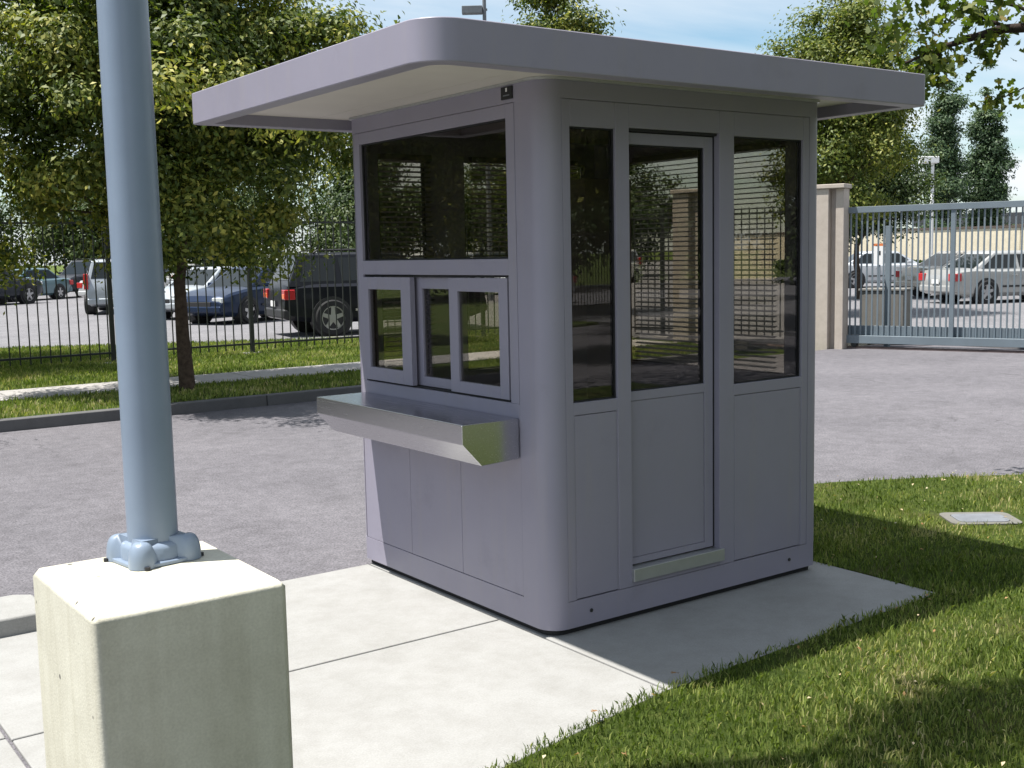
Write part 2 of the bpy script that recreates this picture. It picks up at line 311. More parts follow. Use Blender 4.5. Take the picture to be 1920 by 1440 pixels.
# far side: dark kerb, verge, sidewalk, lawn to the fence
ZV = .072
kerb = tag(empty('kerb'), kind='structure')
for i in range(24):
    x0 = -26+i*1.5
    MB().box(x0+.004, x0+1.496, 8.63, 8.78, -.15, ZV+.008).build('kerb_stone', M['kerb'], kerb, bevel=.012)
sheet('verge', [(-60, 8.78), (10.0, 8.78), (10.8, 9.6), (11.3, 10.6), (11.3, 16.35), (8.2, 16.35), (2.2, 19.6), (-.5, 22), (-.5, 70), (-60, 70)], ZV-.01, M['lawn'], .25)
sw = tag(empty('sidewalk'), kind='structure')
for i in range(20):
    x0 = -20+i*1.55
    MB().box(x0+.006, x0+1.544, 10.53, 11.64, -.1, ZV+.004).build('slab', M['walk'], sw, bevel=.006)
sheet('parking_lot', [(-.48, 22.02), (2.2, 19.62), (8.2, 16.37), (11.32, 16.37), (11.32, 12.0), (14.52, 8.64), (14.52, -40), (140, -40), (140, 120), (-.48, 120)], .03, M['lot'], .2)
# near-side drive and verge seen mirrored in the door glass
sheet('side_verge', [(7.6, -14.5), (30, -22), (30, -60), (-40, -60), (-40, -12.2), (-2, -12.2)], .02, M['lawn'], .2)

# ------------------------------------------------------------------ booth
H = 2.4; W = 1.775; D = 1.706
booth = tag(empty('guard_booth', (0, 0, 0)), 'lilac-grey metal guard booth with wide flat overhanging roof on a concrete pad', 'booth')
P = M['paint']
def fb(face, u0, u1, z0, z1, d0, d1):
    if face == 'L': return (d0, d1, u0, u1, z0, z1)
    if face == 'F': return (u0, u1, d0, d1, z0, z1)
    if face == 'B': return (u0, u1, D-d0, D-d1, z0, z1)
    return (W-d0, W-d1, u0, u1, z0, z1)
def piece(name, face, u0, u1, z0, z1, d0=0.0, d1=.05, m=P, bevel=.0025, parent=booth):
    return MB().box(*fb(face, u0, u1, z0, z1, d0, d1)).build(name, m, parent, bevel=bevel)
RS = (.10, .03, .03, .04)
def bodyring(t_): return rrect(t_, W-t_, t_, D-t_, 0, rs=[max(.004, r_-t_) for r_ in RS])
MB().ring(bodyring(0), bodyring(.05), 0.0, .122).build('plinth', P, booth, smooth=35)
MB().ring(bodyring(0.0), bodyring(.05), 2.322, H).build('header', P, booth, smooth=35)
MB().ring(bodyring(.025), bodyring(.09), -.03, .0).build('skid', M['dark'], booth)
MB().ring(bodyring(-.014), bodyring(.02), 2.398, 2.409).build('edge_trim', M['alu'], booth, smooth=35)
# corner posts
arc = [(.10-.10*math.cos(R(90*k/14)), .10-.10*math.sin(R(90*k/14))) for k in range(15)]
MB().prism([(0, .2)]+arc+[(.10, .05), (.05, .10), (.05, .2)], .122, 2.322).build('corner_post', P, booth, smooth=35)
MB().prism([(W-.075, 0), (W-.03, 0), (W-.008, .008), (W, .03), (W, .1), (W-.05, .1), (W-.05, .05), (W-.075, .05)], .122, 2.322).build('corner_post', P, booth, smooth=50)
MB().prism([(W, D-.1), (W, D-.03), (W-.008, D-.008), (W-.03, D), (W-.1, D), (W-.1, D-.05), (W-.05, D-.1)], .122, 2.322).build('corner_post', P, booth, smooth=50)
MB().prism([(0, D-.04), (.05, D-.04), (.05, D-.05), (.1, D-.05), (.1, D), (.04, D), (.012, D-.012)], .122, 2.322).build('corner_post', P, booth, smooth=50)
G = .006
# ---- counter side (face L)
for (a, c_) in ((.203, .699), (.701, 1.179), (1.181, 1.6645)):
    piece('wall_panel', 'L', a, c_, .1235, .90, .002, .05)
piece('rail', 'L', .203, 1.6645, .90, 1.003, 0, .05)
piece('stile', 'L', .2045, .268, 1.003, 2.3205, 0, .05); piece('stile', 'L', 1.604, 1.6645, 1.003, 2.3205, 0, .05)
piece('rail', 'L', .268, 1.604, 1.575, 1.648, 0.0005, .05); piece('rail', 'L', .268, 1.604, 2.262, 2.3205, .0005, .05)
def window(face, u0, u1, z0, z1, depth=.022, parent=booth, gk=.007):
    wn = empty('window'); wn.parent = parent
    g_ = MB()
    for (a, c_, e, f_) in ((u0, u0+gk, z0, z1), (u1-gk, u1, z0, z1), (u0+gk, u1-gk, z0, z0+gk), (u0+gk, u1-gk, z1-gk, z1)):
        g_.box(*fb(face, a, c_, e, f_, depth-.006, depth+.02))
    g_.build('gasket', M['dark'], wn)
    piece('pane', face, u0+gk, u1-gk, z0+gk, z1-gk, depth, depth+.005, M['glass'], 0, wn); return wn
window('L', .268, 1.604, 1.648, 2.262)
# sliding transaction window
swn = empty('sliding_window'); swn.parent = booth
fr_ = MB()
for (a, c_, e, f_) in ((.268, .280, 1.003, 1.575), (1.592, 1.604, 1.003, 1.575), (.280, 1.592, 1.003, 1.012), (.280, 1.592, 1.565, 1.575)): fr_.box(*fb('L', a, c_, e, f_, .012, .06))
fr_.build('track_frame', M['dark'], swn)
def sash(u0, u1, z0, z1, gu0, gu1, gz0, gz1, d0, d1):
    s_ = MB()
    for (a, c_, e, f_) in ((u0, gu0, z0, z1), (gu1, u1, z0, z1), (gu0, gu1, z0, gz0), (gu0, gu1, gz1, z1)): s_.box(*fb('L', a, c_, e, f_, d0, d1))
    s_.build('sash', P, swn, bevel=.002)
    piece('pane', 'L', gu0, gu1, gz0, gz1, d0+.012, d0+.017, M['glass'], 0, swn)
sash(.283, .765, 1.014, 1.562, .352, .690, 1.068, 1.498, .002, .030)
sash(1.10, 1.590, 1.014, 1.562, 1.192, 1.532, 1.083, 1.498, -.014, .016)
sash(.767, 1.15, 1.014, 1.562, .785, 1.062, 1.062, 1.505, .034, .056)
piece('pull_bar', 'L', .80, .84, 1.06, 1.50, .057, .064, M['alu'], 0, swn)
# stainless shelf with bent-up bracket ends
sh = MB(); prof = [(-.003, .757), (-.21, .748), (-.308, .852), (-.308, .94), (-.003, .94)]
y0_, y1_ = .205, 1.60; n = len(prof)
sh.add([(x, y0_, z) for x, z in prof]+[(x, y1_, z) for x, z in prof], [tuple(range(n)), tuple(range(n, 2*n))[::-1]]+[((i+1) % n, i, n+i, n+(i+1) % n) for i in range(n)])
sh.build('counter_shelf', M['steel'], booth, bevel=.004)
# maker's plate
pl = piece('name_plate', 'L', .205, .287, 2.338, 2.392, -.007, -.001, M['dark'], .001)
pl['label'] = 'small black plate with white mark'
MB().box(-.0085, -.0072, .240, .250, 2.370, 2.386).build('mark', M['white'], pl); MB().box(-.0085, -.0072, .222, .268, 2.352, 2.357).build('mark', M['lid'], pl)
# ---- door side (face F)
piece('stile', 'F', .102, .145, .1235, 2.3205, 0, .05); piece('stile', 'F', .402, .483, .1235, 2.3205, 0, .05)
piece('stile', 'F', 1.054, 1.153, .1235, 2.3205, 0, .05); piece('stile', 'F', 1.652, 1.6985, .1235, 2.3205, 0, .05)
for (a, c_) in ((.145, .402), (1.153, 1.652)):
    piece('rail', 'F', a, c_, .957, 1.012, .0005, .05); piece('wall_panel', 'F', a+.008, c_-.008, .127, .9545, .003, .05)
    piece('rail', 'F', a, c_, 2.207, 2.3205, .0005, .05); window('F', a, c_, 1.012, 2.207, .02)
    for e_ in (a, c_-.0075): MB().box(e_, e_+.0075, .004, .05, .1235, .957).build('joint_strip', P, booth)
piece('rail', 'F', .483, 1.054, 2.215, 2.3205, .0005, .05)
piece('threshold', 'F', .478, 1.072, .148, .208, -.018, .05, M['alu'], .003); piece('rail', 'F', .483, 1.054, .1235, .146, .001, .05)
dj = MB(); dj.box(1.047, 1.0535, .036, .09, .212, 2.213); dj.box(.4835, .489, .012, .09, .212, 2.213); dj.box(.489, 1.047, .012, .09, 2.203, 2.2145); dj.build('door_gasket', M['dark'], booth)
door = empty('door'); door.parent = booth; DD = .036
for (a, c_, e, f_) in ((.490, .502, .214, 2.200), (.988, 1.045, .214, 2.200), (.502, .988, 2.148, 2.200), (.502, .988, .985, 1.028), (.502, .988, .214, .245)):
    piece('door_rail' if c_-a > .1 else 'door_stile', 'F', a, c_, e, f_, DD, DD+.045, P, .002, door)
piece('door_panel', 'F', .5035, .9865, .2465, .9835, DD+.004, DD+.04, P, .002, door)
window('F', .502, .988, 1.028, 2.148, DD+.015, door)
for x in (.23, 1.565): MB().tube([(x, .002, .062), (x, -.004, .062)], .009, 10).build('bolt', M['trimblack'], booth)
# ---- back and end faces, seen through the glass
for (a, c_) in ((.10, .14), (.44, .70), (1.60, W-.1)): piece('stile', 'B', a, c_, .122, 2.322, 0, .05)
for (a, c_) in ((.14, .44), (.70, 1.60)):
    piece('wall_panel', 'B', a, c_, .122, 1.0, .002, .05); piece('rail', 'B', a, c_, 2.2, 2.322, .001, .05); window('B', a, c_, 1.0, 2.2)
piece('rail', 'B', .70, 1.60, 1.56, 1.62, -.002, .018)
for (a, c_) in ((.10, .18), (1.50, D-.1)): piece('stile', 'E', a, c_, .122, 2.322, 0, .05)
piece('wall_panel', 'E', .18, 1.50, .122, 1.0, .002, .05); piece('rail', 'E', .18, 1.50, 2.2, 2.322, .001, .05); window('E', .18, 1.50, 1.0, 2.2)
# inside
MB().box(.055, W-.055, .055, D-.055, .10, .13).build('floor_panel', M['interior'], booth)
MB().box(.06, .5, .30, D-.06, .86, .90).build('desk', M['interior'], booth, bevel=.004)
MB().box(.055, W-.055, .055, D-.055, 2.33, 2.36).build('ceiling_panel', M['interior'], booth)
MB().box(W-.42, W-.06, D-.34, D-.06, .13, 2.1).build('cupboard', M['interior'], booth, bevel=.004)
# ---- roof
rx0, rx1, ry0, ry1, zb, zt = -.808, 2.10, -.40, 1.875, 2.354, 2.508
roof = empty('roof', (0, 0, 0)); roof.parent = booth
def rr(t_): return rrect(rx0+t_, rx1-t_, ry0+t_, ry1-t_, 0, n=12, rs=(max(.01, .15-t_), max(.01, .03-t_*.3), max(.01, .03-t_*.3), max(.01, .03-t_*.3)))
fa = MB(); fa.ring(rr(0), rr(.085), zb, zt); fa.build('fascia', P, roof, bevel=.004, smooth=30)
MB().box(rx0+.08, -.151, ry0+.08, ry1-.08, 2.41, 2.43).build('soffit_panel', M['soffit'], roof)
MB().box(-.148, rx1-.08, ry0+.08, ry1-.08, 2.41, 2.43).build('soffit_panel', M['soffit'], roof)
MB().box(rx0+.06, rx1-.06, ry0+.06, ry1-.06, 2.46, 2.485).build('roof_deck', M['alu'], roof)
# ---- venetian blinds
def blind(face, u0, u1, z0, z1, label):
    n_s = int((z1-z0)/.0272); bl = tag(empty('venetian_blind', Vector(((fb(face, u0, u1, z0, z1, .09, .09)[0]+fb(face, u0, u1, z0, z1, .09, .09)[1])/2, (fb(face, u0, u1, z0, z1, .09, .09)[2]+fb(face, u0, u1, z0, z1, .09, .09)[3])/2, z0))), label, 'blind', 'blinds inside the booth')
    ln = u1-u0; a = R(16); hx, hz = .0125*math.cos(a), .0125*math.sin(a)
    V = [(-ln/2, -hx, hz), (ln/2, -hx, hz), (ln/2, hx, -hz), (-ln/2, hx, -hz)]
    me = MB().add(V+[(x, y, z-.0012) for x, y, z in V], [(0,1,2,3),(7,6,5,4),(0,4,5,1),(1,5,6,2),(2,6,7,3),(3,7,4,0)]).mesh('slat', M['slat'])
    rz = R(90) if face == 'E' else 0
    for k in range(n_s):
        o = link('slat', me, bl, loc=(0, 0, k*.0272+.02)); o.rotation_euler = (random.uniform(-.02, .02), 0, rz)
    hm = MB().box(-ln/2, ln/2, -.02, .02, z1-z0-.03, z1-z0).build('headrail', M['slat'], bl); hm.rotation_euler = (0, 0, rz)
    return bl
blind('E', .20, 1.30, 1.02, 2.22, 'dark venetian blind at the far end of the booth, behind the door glass')
blind('B', .13, .45, 1.02, 2.22, 'narrow venetian blind behind left part of upper counter window')
blind('B', .72, 1.50, 1.45, 2.22, 'short venetian blind behind right part of upper counter window')

# ------------------------------------------------------------------ pedestal and lamp pole
KS = .845                                  # pedestal plan, set back from the camera side
px0, px1, py0, py1 = [c_+(v-c_)*KS for c_, v in ((C0.x, -2.09), (C0.x, -1.465), (C0.y, -.505), (C0.y, .215))]; pz = C0.z+(.63-C0.z)*KS
ped = MB().box(px0, px1, py0, py1, -.10, pz).build('concrete_pedestal', M['pedestal'], bevel=.02, seg=1)
tag(ped, 'square cast concrete pedestal carrying the blue-grey lamp pole', 'pedestal')
pole = tag(empty('lamp_pole', (C0.x+(-1.715-C0.x)*KS, C0.y+(.055-C0.y)*KS, pz)), 'tall blue-grey round metal pole bolted on the concrete pedestal', 'pole'); pole.scale = (KS,)*3
MB().tube([(0, 0, .03), (0, 0, 1.5), (0, 0, 3.2), (0, 0, 5.2)], [.086, .0835, .078, .072], 40).build('shaft', M['pole'], pole, smooth=40)
base = MB(); BR = R(8)
base.prism([(x*math.cos(BR)-y*math.sin(BR), x*math.sin(BR)+y*math.cos(BR)) for x, y in rrect(-.125, .125, -.125, .125, .04)], .001, .016)
base.tube([(0, 0, .001), (0, 0, .055), (0, 0, .066), (0, 0, .075)], [.112, .110, .104, .09], 32)
base.build('base_plate', M['pole'], pole, bevel=.004, smooth=45)
for k in range(4):                                  # rounded bolt covers at the four corners
    a = BR+R(45+90*k); u_ = Vector((math.cos(a), math.sin(a), 0)); v_ = Vector((-u_.y, u_.x, 0)); lb = MB(); rows = []
    for i in range(9):
        th = i/8*math.pi/2
        for j in range(13):
            ph = -math.pi/2+math.pi*j/12
            rr_ = math.cos(th)**.55; q_ = u_*(.118+.048*math.cos(ph)*rr_)+v_*(.047*math.sin(ph)*rr_)+Vector((0, 0, .002+.088*math.sin(th)**.8)); rows.append(q_)
    # inner edge swept back to the shaft
    fs = [(i*13+j, i*13+j+1, (i+1)*13+j+1, (i+1)*13+j) for i in range(8) for j in range(12)]
    lb.add(rows, fs)
    k0 = len(lb.v); back = [u_*.07+v_*s_*.047+Vector((0, 0, z)) for s_ in (-1, 1) for z in (.002, .090)]
    lb.add(back, []); c0 = [i*13 for i in range(9)]; c1 = [i*13+12 for i in range(9)]
    lb.f.append(tuple([k0, *c0, k0+1])); lb.f.append(tuple([k0+3, *c1[::-1], k0+2])); lb.f.append((k0+1, c0[-1], c1[-1], k0+3))
    ob = lb.build('bolt_cover', M['pole'], pole, smooth=50)
    nb = MB(); e_ = u_*.158+v_*.03; nb.tube([(e_.x, e_.y, .001), (e_.x, e_.y, .012)], .010, 8); nb.build('bolt', M['trimblack'], ob)

# ------------------------------------------------------------------ iron picket fence on the far lawn
def fence(p0, p1, h, posts, pitch, label, z=.062, group=None, zspan=None):
    p0, p1 = Vector((*p0, z)), Vector((*p1, z)); ln = (p1-p0).length; f_ = empty('iron_fence', p0, math.atan2(p1.y-p0.y, p1.x-p0.x)); tag(f_, label, 'fence', group)
    pk = MB().box(-.0085, .0085, -.0085, .0085, .06, h-.02); pk.add([(-.0085, -.0085, h-.02), (.0085, -.0085, h-.02), (.0085, .0085, h-.02), (-.0085, .0085, h-.02), (0, 0, h+.02)], [(0,1,4),(1,2,4),(2,3,4),(3,0,4)])
    me = pk.mesh('picket', M['iron']); n_p = int(ln/pitch)
    for i in range(n_p+1): link('picket', me, f_, loc=(i*pitch, 0, 0))
    for zz in (.16, h-.10): MB().box(0, ln, -.016, .016, zz-.016, zz+.016).build('rail', M['iron'], f_)
    pm = MB().box(-.032, .032, -.032, .032, -.05, h+.03).mesh('post', M['iron']); ft = MB().box(-.16, .16, -.12, .12, -.05, .012).mesh('footing', M['walk'])
    for x in posts:
        po = link('post', pm, f_, loc=(x, .0, 0)); link('footing', ft, po)
    return f_
fence((-2.4, 14.78), (11.2, 14.6), 2.32, [4.98-2.4*2, 4.98-2.4, 4.98, 7.33, 9.73, 12.1, 13.65], .149, 'long black iron picket fence across the lawn in front of parked cars')
fence((11.25, 14.2), (12.55, 9.55), 2.32, [1.2, 2.4, 3.6], .149, 'black iron picket fence running from lawn fence to gate pillar')
fence((-4, -14.2), (22, -22.2), 2.2, [2.4*k for k in range(11)], .15, 'iron picket fence mirrored in the booth door glass', z=.02)

# ------------------------------------------------------------------ sliding gate, pillars, cabinet
gv = Vector((13.95-12.90, 5.90-8.78, 0)).normalized(); grz = math.atan2(gv.y, gv.x)
def pillar(loc, label, w1=.30, w2=.34, h=2.72):
    pe = tag(empty('gate_pillar', loc, grz), label, 'pillar', 'gate pillars')
    MB().box(-w1, 0, -w2/2, w2/2, -.1, h-.07).build('shaft', M['pillar'], pe, bevel=.01)
    MB().box(.10, .24, -w2/2+.06, w2/2, -.1, h-.07).build('side_shaft', M['pillar'], pe, bevel=.01)
    MB().box(0, .10, -w2/2+.16, w2/2, -.1, h-.07).build('web', M['pillar'], pe)
    MB().box(-w1-.03, .27, -w2/2-.03, w2/2+.03, h-.07, h).build('cap', M['pillar'], pe, bevel=.01); return pe
pillar((12.76, 8.70, -.02), 'beige concrete gate pillar beside the right edge of the booth')
pillar((11.35, 10.55, -.02), 'beige concrete gate pillar seen through the booth door glass')
gate = tag(empty('sliding_gate', (12.93, 8.72, -.02), grz), 'blue-grey steel sliding gate of close vertical bars', 'gate')
GL = 6.4; GH = 2.34
gb = lambda nm, *a: MB().box(*a).build(nm, M['gate'], gate, bevel=.004)
gb('bottom_beam', .05, GL, -.07, .07, .07, .20); gb('top_rail', -.05, GL, -.05, .05, GH-.10, GH); gb('rear_rail', 0, GL, .075, .105, .20, .36)
pm = MB().box(-.012, .012, -.012, .012, .20, GH-.10).mesh('bar', M['gate'])
for i in range(int((GL-.2)/.092)): link('bar', pm, gate, loc=(.14+i*.092, 0, 0))
for x in (.07, 1.88, 3.7, 5.5, GL-.04): gb('upright', x-.035, x+.035, -.035, .035, .20, GH-.10)
for x in (.32, 5.9): MB().tube([(x, -.05, .05), (x, .05, .05)], .05, 14).build('roller', M['iron'], gate)
gp = tag(MB().box(-.04, .04, -.04, .04, -.1, 2.0).build('guide_post', M['gate'], bevel=.004), 'blue-grey guide post standing behind the gate bars', 'post'); gp.location = (13.62, 8.2, 0)
tr_ = tag(MB().box(-1.5, GL+3, -.045, .045, -.05, -.022).box(-1.5, GL+3, -.008, .008, -.022, -.004).build('gate_track', M['rail']), 'rusty ground track under the sliding gate', 'track'); tr_.location = (12.93, 8.72, 0); tr_.rotation_euler = (0, 0, grz)
cab = tag(empty('gate_cabinet', (14.15, 8.62, .03), grz), 'squat grey-beige gate motor cabinet behind the gate bars', 'cabinet')
MB().box(-.38, .38, -.28, .28, -.05, .86).build('housing', M['boxgrey'], cab, bevel=.015); MB().box(-.40, .40, -.30, .30, .86, .90).build('lid', M['boxgrey'], cab, bevel=.01)
MB().box(-.3, .3, -.289, -.281, .1, .8).build('access_panel', M['boxgrey'], cab, bevel=.002)
MB().prism([(math.cos(a)*1.5+15.6, math.sin(a)*.5+8.5) for a in np.linspace(0, 2*math.pi, 24, endpoint=False)], .0, .06).build('grass_island', M['lawn'])['kind'] = 'structure'

# ------------------------------------------------------------------ things beyond the gate
wl = tag(empty('boundary_wall', (43.5, 33.5, 0)), 'long low beige rendered wall with brown coping behind the parked cars', 'wall')
a0, a1 = Vector((40.5, 38, 0)), Vector((46.5, 8, 0)); dw = (a1-a0); wl.location = a0; wl.rotation_euler = (0, 0, math.atan2(dw.y, dw.x)); WL = dw.length
for i in range(int(WL/3)): MB().box(i*3+.01, i*3+2.99, -.12, .12, 0, 2.32).build('wall_panel', M['wallbeige'], wl, bevel=.01)
MB().box(0, WL, -.16, .16, 2.325, 2.42).build('coping', M['brown'], wl)
b2 = tag(empty('low_building', (69.6, 44.8, 0), R(-68)), 'distant low dark-roofed building above the beige wall', 'building')
MB().box(-1, 26, 0, 12, 0, 2.95).build('wall', M['wallbeige'], b2); MB().box(-1.6, 26.6, -.8, 12.8, 2.95, 3.72).build('roof', M['roofdark'], b2)
for i in range(6): MB().box(1.5+i*4, 3.6+i*4, -.03, .05, 1.2, 2.6).build('window', M['carglass'], b2)
sg = tag(empty('notice_sign', (32.6, 22.4, .03), grz), 'white notice board with orange top bar seen through the gate', 'sign')
MB().box(-.03, .03, -.03, .03, 0, 1.2).build('post', M['gate'], sg); MB().box(-.2, .2, -.05, -.035, .95, 1.62).build('board', M['white'], sg); MB().box(-.26, .26, -.052, -.034, 1.63, 1.72).build('bar', M['orange'], sg); MB().box(-.05, .05, -.056, -.051, 1.3, 1.45).build('symbol', M['trimblack'], sg)
def lamp(loc, h, arm, label, rz, m=M['white'], hh=None):
    hh = hh or h; lp = tag(empty('street_lamp', loc, rz), label, 'lamp post'); MB().tube([(0, 0, 0), (0, 0, h)], [.09, .06], 10).build('pole', m, lp, smooth=40)
    MB().box(-arm, .1, -.03, .03, hh-.12, hh-.05).build('arm', m, lp); MB().prism([(-arm-.35, -.16), (-arm+.35, -.16), (-arm+.35, .16), (-arm-.35, .16)], hh-.22, hh+.04).build('lamp_head', m, lp, bevel=.02); return lp
lamp((37.2, 23.4, 0), 5.05, .15, 'slim white lamp post in front of the poplars', R(-35))
lamp((20.25, 29.5, 0), 12.0, .42, 'grey parking lot lamp head peeking over the booth roof', R(-37), M['lid'], 10.08)
def hedge(p0, p1, h, wd, label, z=.0):
    p0, p1 = np.array(p0), np.array(p1); n_ = int(np.linalg.norm(p1-p0)*h*2600)
    u_ = rng.uniform(0, 1, n_); c_ = p0+(p1-p0)*u_[:, None]; d = (p1-p0)/np.linalg.norm(p1-p0); nn = np.array([-d[1], d[0]]); v = rng.uniform(-.5, .5, n_)*wd; zz = rng.uniform(0, 1, n_)**.8*h*(1+.06*np.sin(u_*60))
    X = np.stack([c_[:, 0]+nn[0]*v, c_[:, 1]+nn[1]*v, zz+z], 1)
    he = empty('hedge', (0, 0, 0)); cards('foliage', X, rng.normal(size=(n_, 3)), rng.normal(size=(n_, 3)), rng.uniform(.08, .16, n_), rng.uniform(.06, .1, n_), rng.uniform(0, .8, n_), M['leaf_d'], he)
    return tag(he, label, 'hedge')
hedge((39.2, 33), (44.0, 9.5), 1.05, .9, 'clipped green hedge along the foot of the beige wall')

# ------------------------------------------------------------------ utility cover in the lawn
uc = tag(empty('utility_cover', (3.46, .10, -.048), R(-38)), 'concrete utility cover with grey lid set in the lawn', 'utility cover')
MB().ring(rrect(-.215, .215, -.16, .16, .06), rrect(-.16, .16, -.11, .11, .05), -.05, .022).build('collar', M['collar'], uc)
MB().prism(rrect(-.157, .157, -.107, .107, .05), -.05, .026).build('lid', M['lid'], uc, bevel=.004)

# ------------------------------------------------------------------ cars
CARS = {
 'sedan': dict(L=4.6, Wd=1.78, belt=.92, H=1.43, top=[(-2.3,.62),(-2.27,.80),(-2.18,.93),(-1.7,.97),(-.9,.94),(.8,.93),(1.2,.92),(1.9,.82),(2.18,.72),(2.28,.58)], cab=[(-1.72,1.22),(-.95,.42)], axle=(-1.33,1.40), rw=.32, gc=.20, pillars=[.5]),
 'suv': dict(L=4.6, Wd=1.86, belt=1.08, H=1.74, top=[(-2.3,.70),(-2.28,.95),(-2.22,1.08),(-1.5,1.10),(.6,1.08),(1.0,1.07),(1.9,1.02),(2.2,.92),(2.29,.65)], cab=[(-2.22,1.05),(-1.92,.35)], axle=(-1.32,1.38), rw=.38, gc=.27, pillars=[.34,.66]),
 'van': dict(L=4.9, Wd=1.92, belt=1.02, H=1.72, top=[(-2.45,.60),(-2.43,.90),(-2.38,1.02),(-1.5,1.04),(.9,1.0),(1.3,.99),(2.0,.88),(2.3,.76),(2.43,.58)], cab=[(-2.38,1.55),(-2.12,.55)], axle=(-1.50,1.50), rw=.33, gc=.20, pillars=[.33,.66]),
}
WHEEL = {}
def wheel_mesh(rw):
    if rw in WHEEL: return WHEEL[rw]
    wd = .105; pr_ = [(rw*.66, -wd), (rw*.93, -wd), (rw, -wd*.75), (rw, wd*.75), (rw*.93, wd), (rw*.66, wd)]; ty = MB(); n = 28; k = len(pr_)
    ty.add([(r_*math.cos(2*math.pi*i/n), y, r_*math.sin(2*math.pi*i/n)) for i in range(n) for r_, y in pr_], [(i*k+j, i*k+j+1, ((i+1) % n)*k+j+1, ((i+1) % n)*k+j) for i in range(n) for j in range(k-1)])
    rm = MB(); rm.tube([(0, -wd*.35, 0), (0, wd*.35, 0)], rw*.62, n)
    rm2 = MB()
    for i in range(5):
        a = 2*math.pi*i/5+.3; c_, s_ = math.cos(a), math.sin(a)
        q_ = [(.03, -.05), (rw*.66, -.035), (rw*.66, .035), (.03, .05)]
        for side in (-1, 1):
            yy = side*wd*.72; V = [(u_*c_-v*s_, yy, u_*s_+v*c_) for u_, v in q_]+[(u_*c_-v*s_, yy*.45, u_*s_+v*c_) for u_, v in q_]
            rm2.add(V, [(0,1,2,3),(7,6,5,4),(0,4,5,1),(1,5,6,2),(2,6,7,3),(3,7,4,0)])
    rm2.tube([(0, -wd*.8, 0), (0, wd*.8, 0)], rw*.17, 12)
    outer_n = 28
    for side in (-1, 1):
        rm2.add([(rr_*math.cos(2*math.pi*i/outer_n), side*wd*.78, rr_*math.sin(2*math.pi*i/outer_n)) for rr_ in (rw*.60, rw*.68) for i in range(outer_n)], [(i, (i+1) % outer_n, outer_n+(i+1) % outer_n, outer_n+i) for i in range(outer_n)])
    WHEEL[rw] = (ty.mesh('tyre', M['tyre'], 40), rm.mesh('wheel_disc', M['trimblack']), rm2.mesh('rim', M['rim'])); return WHEEL[rw]
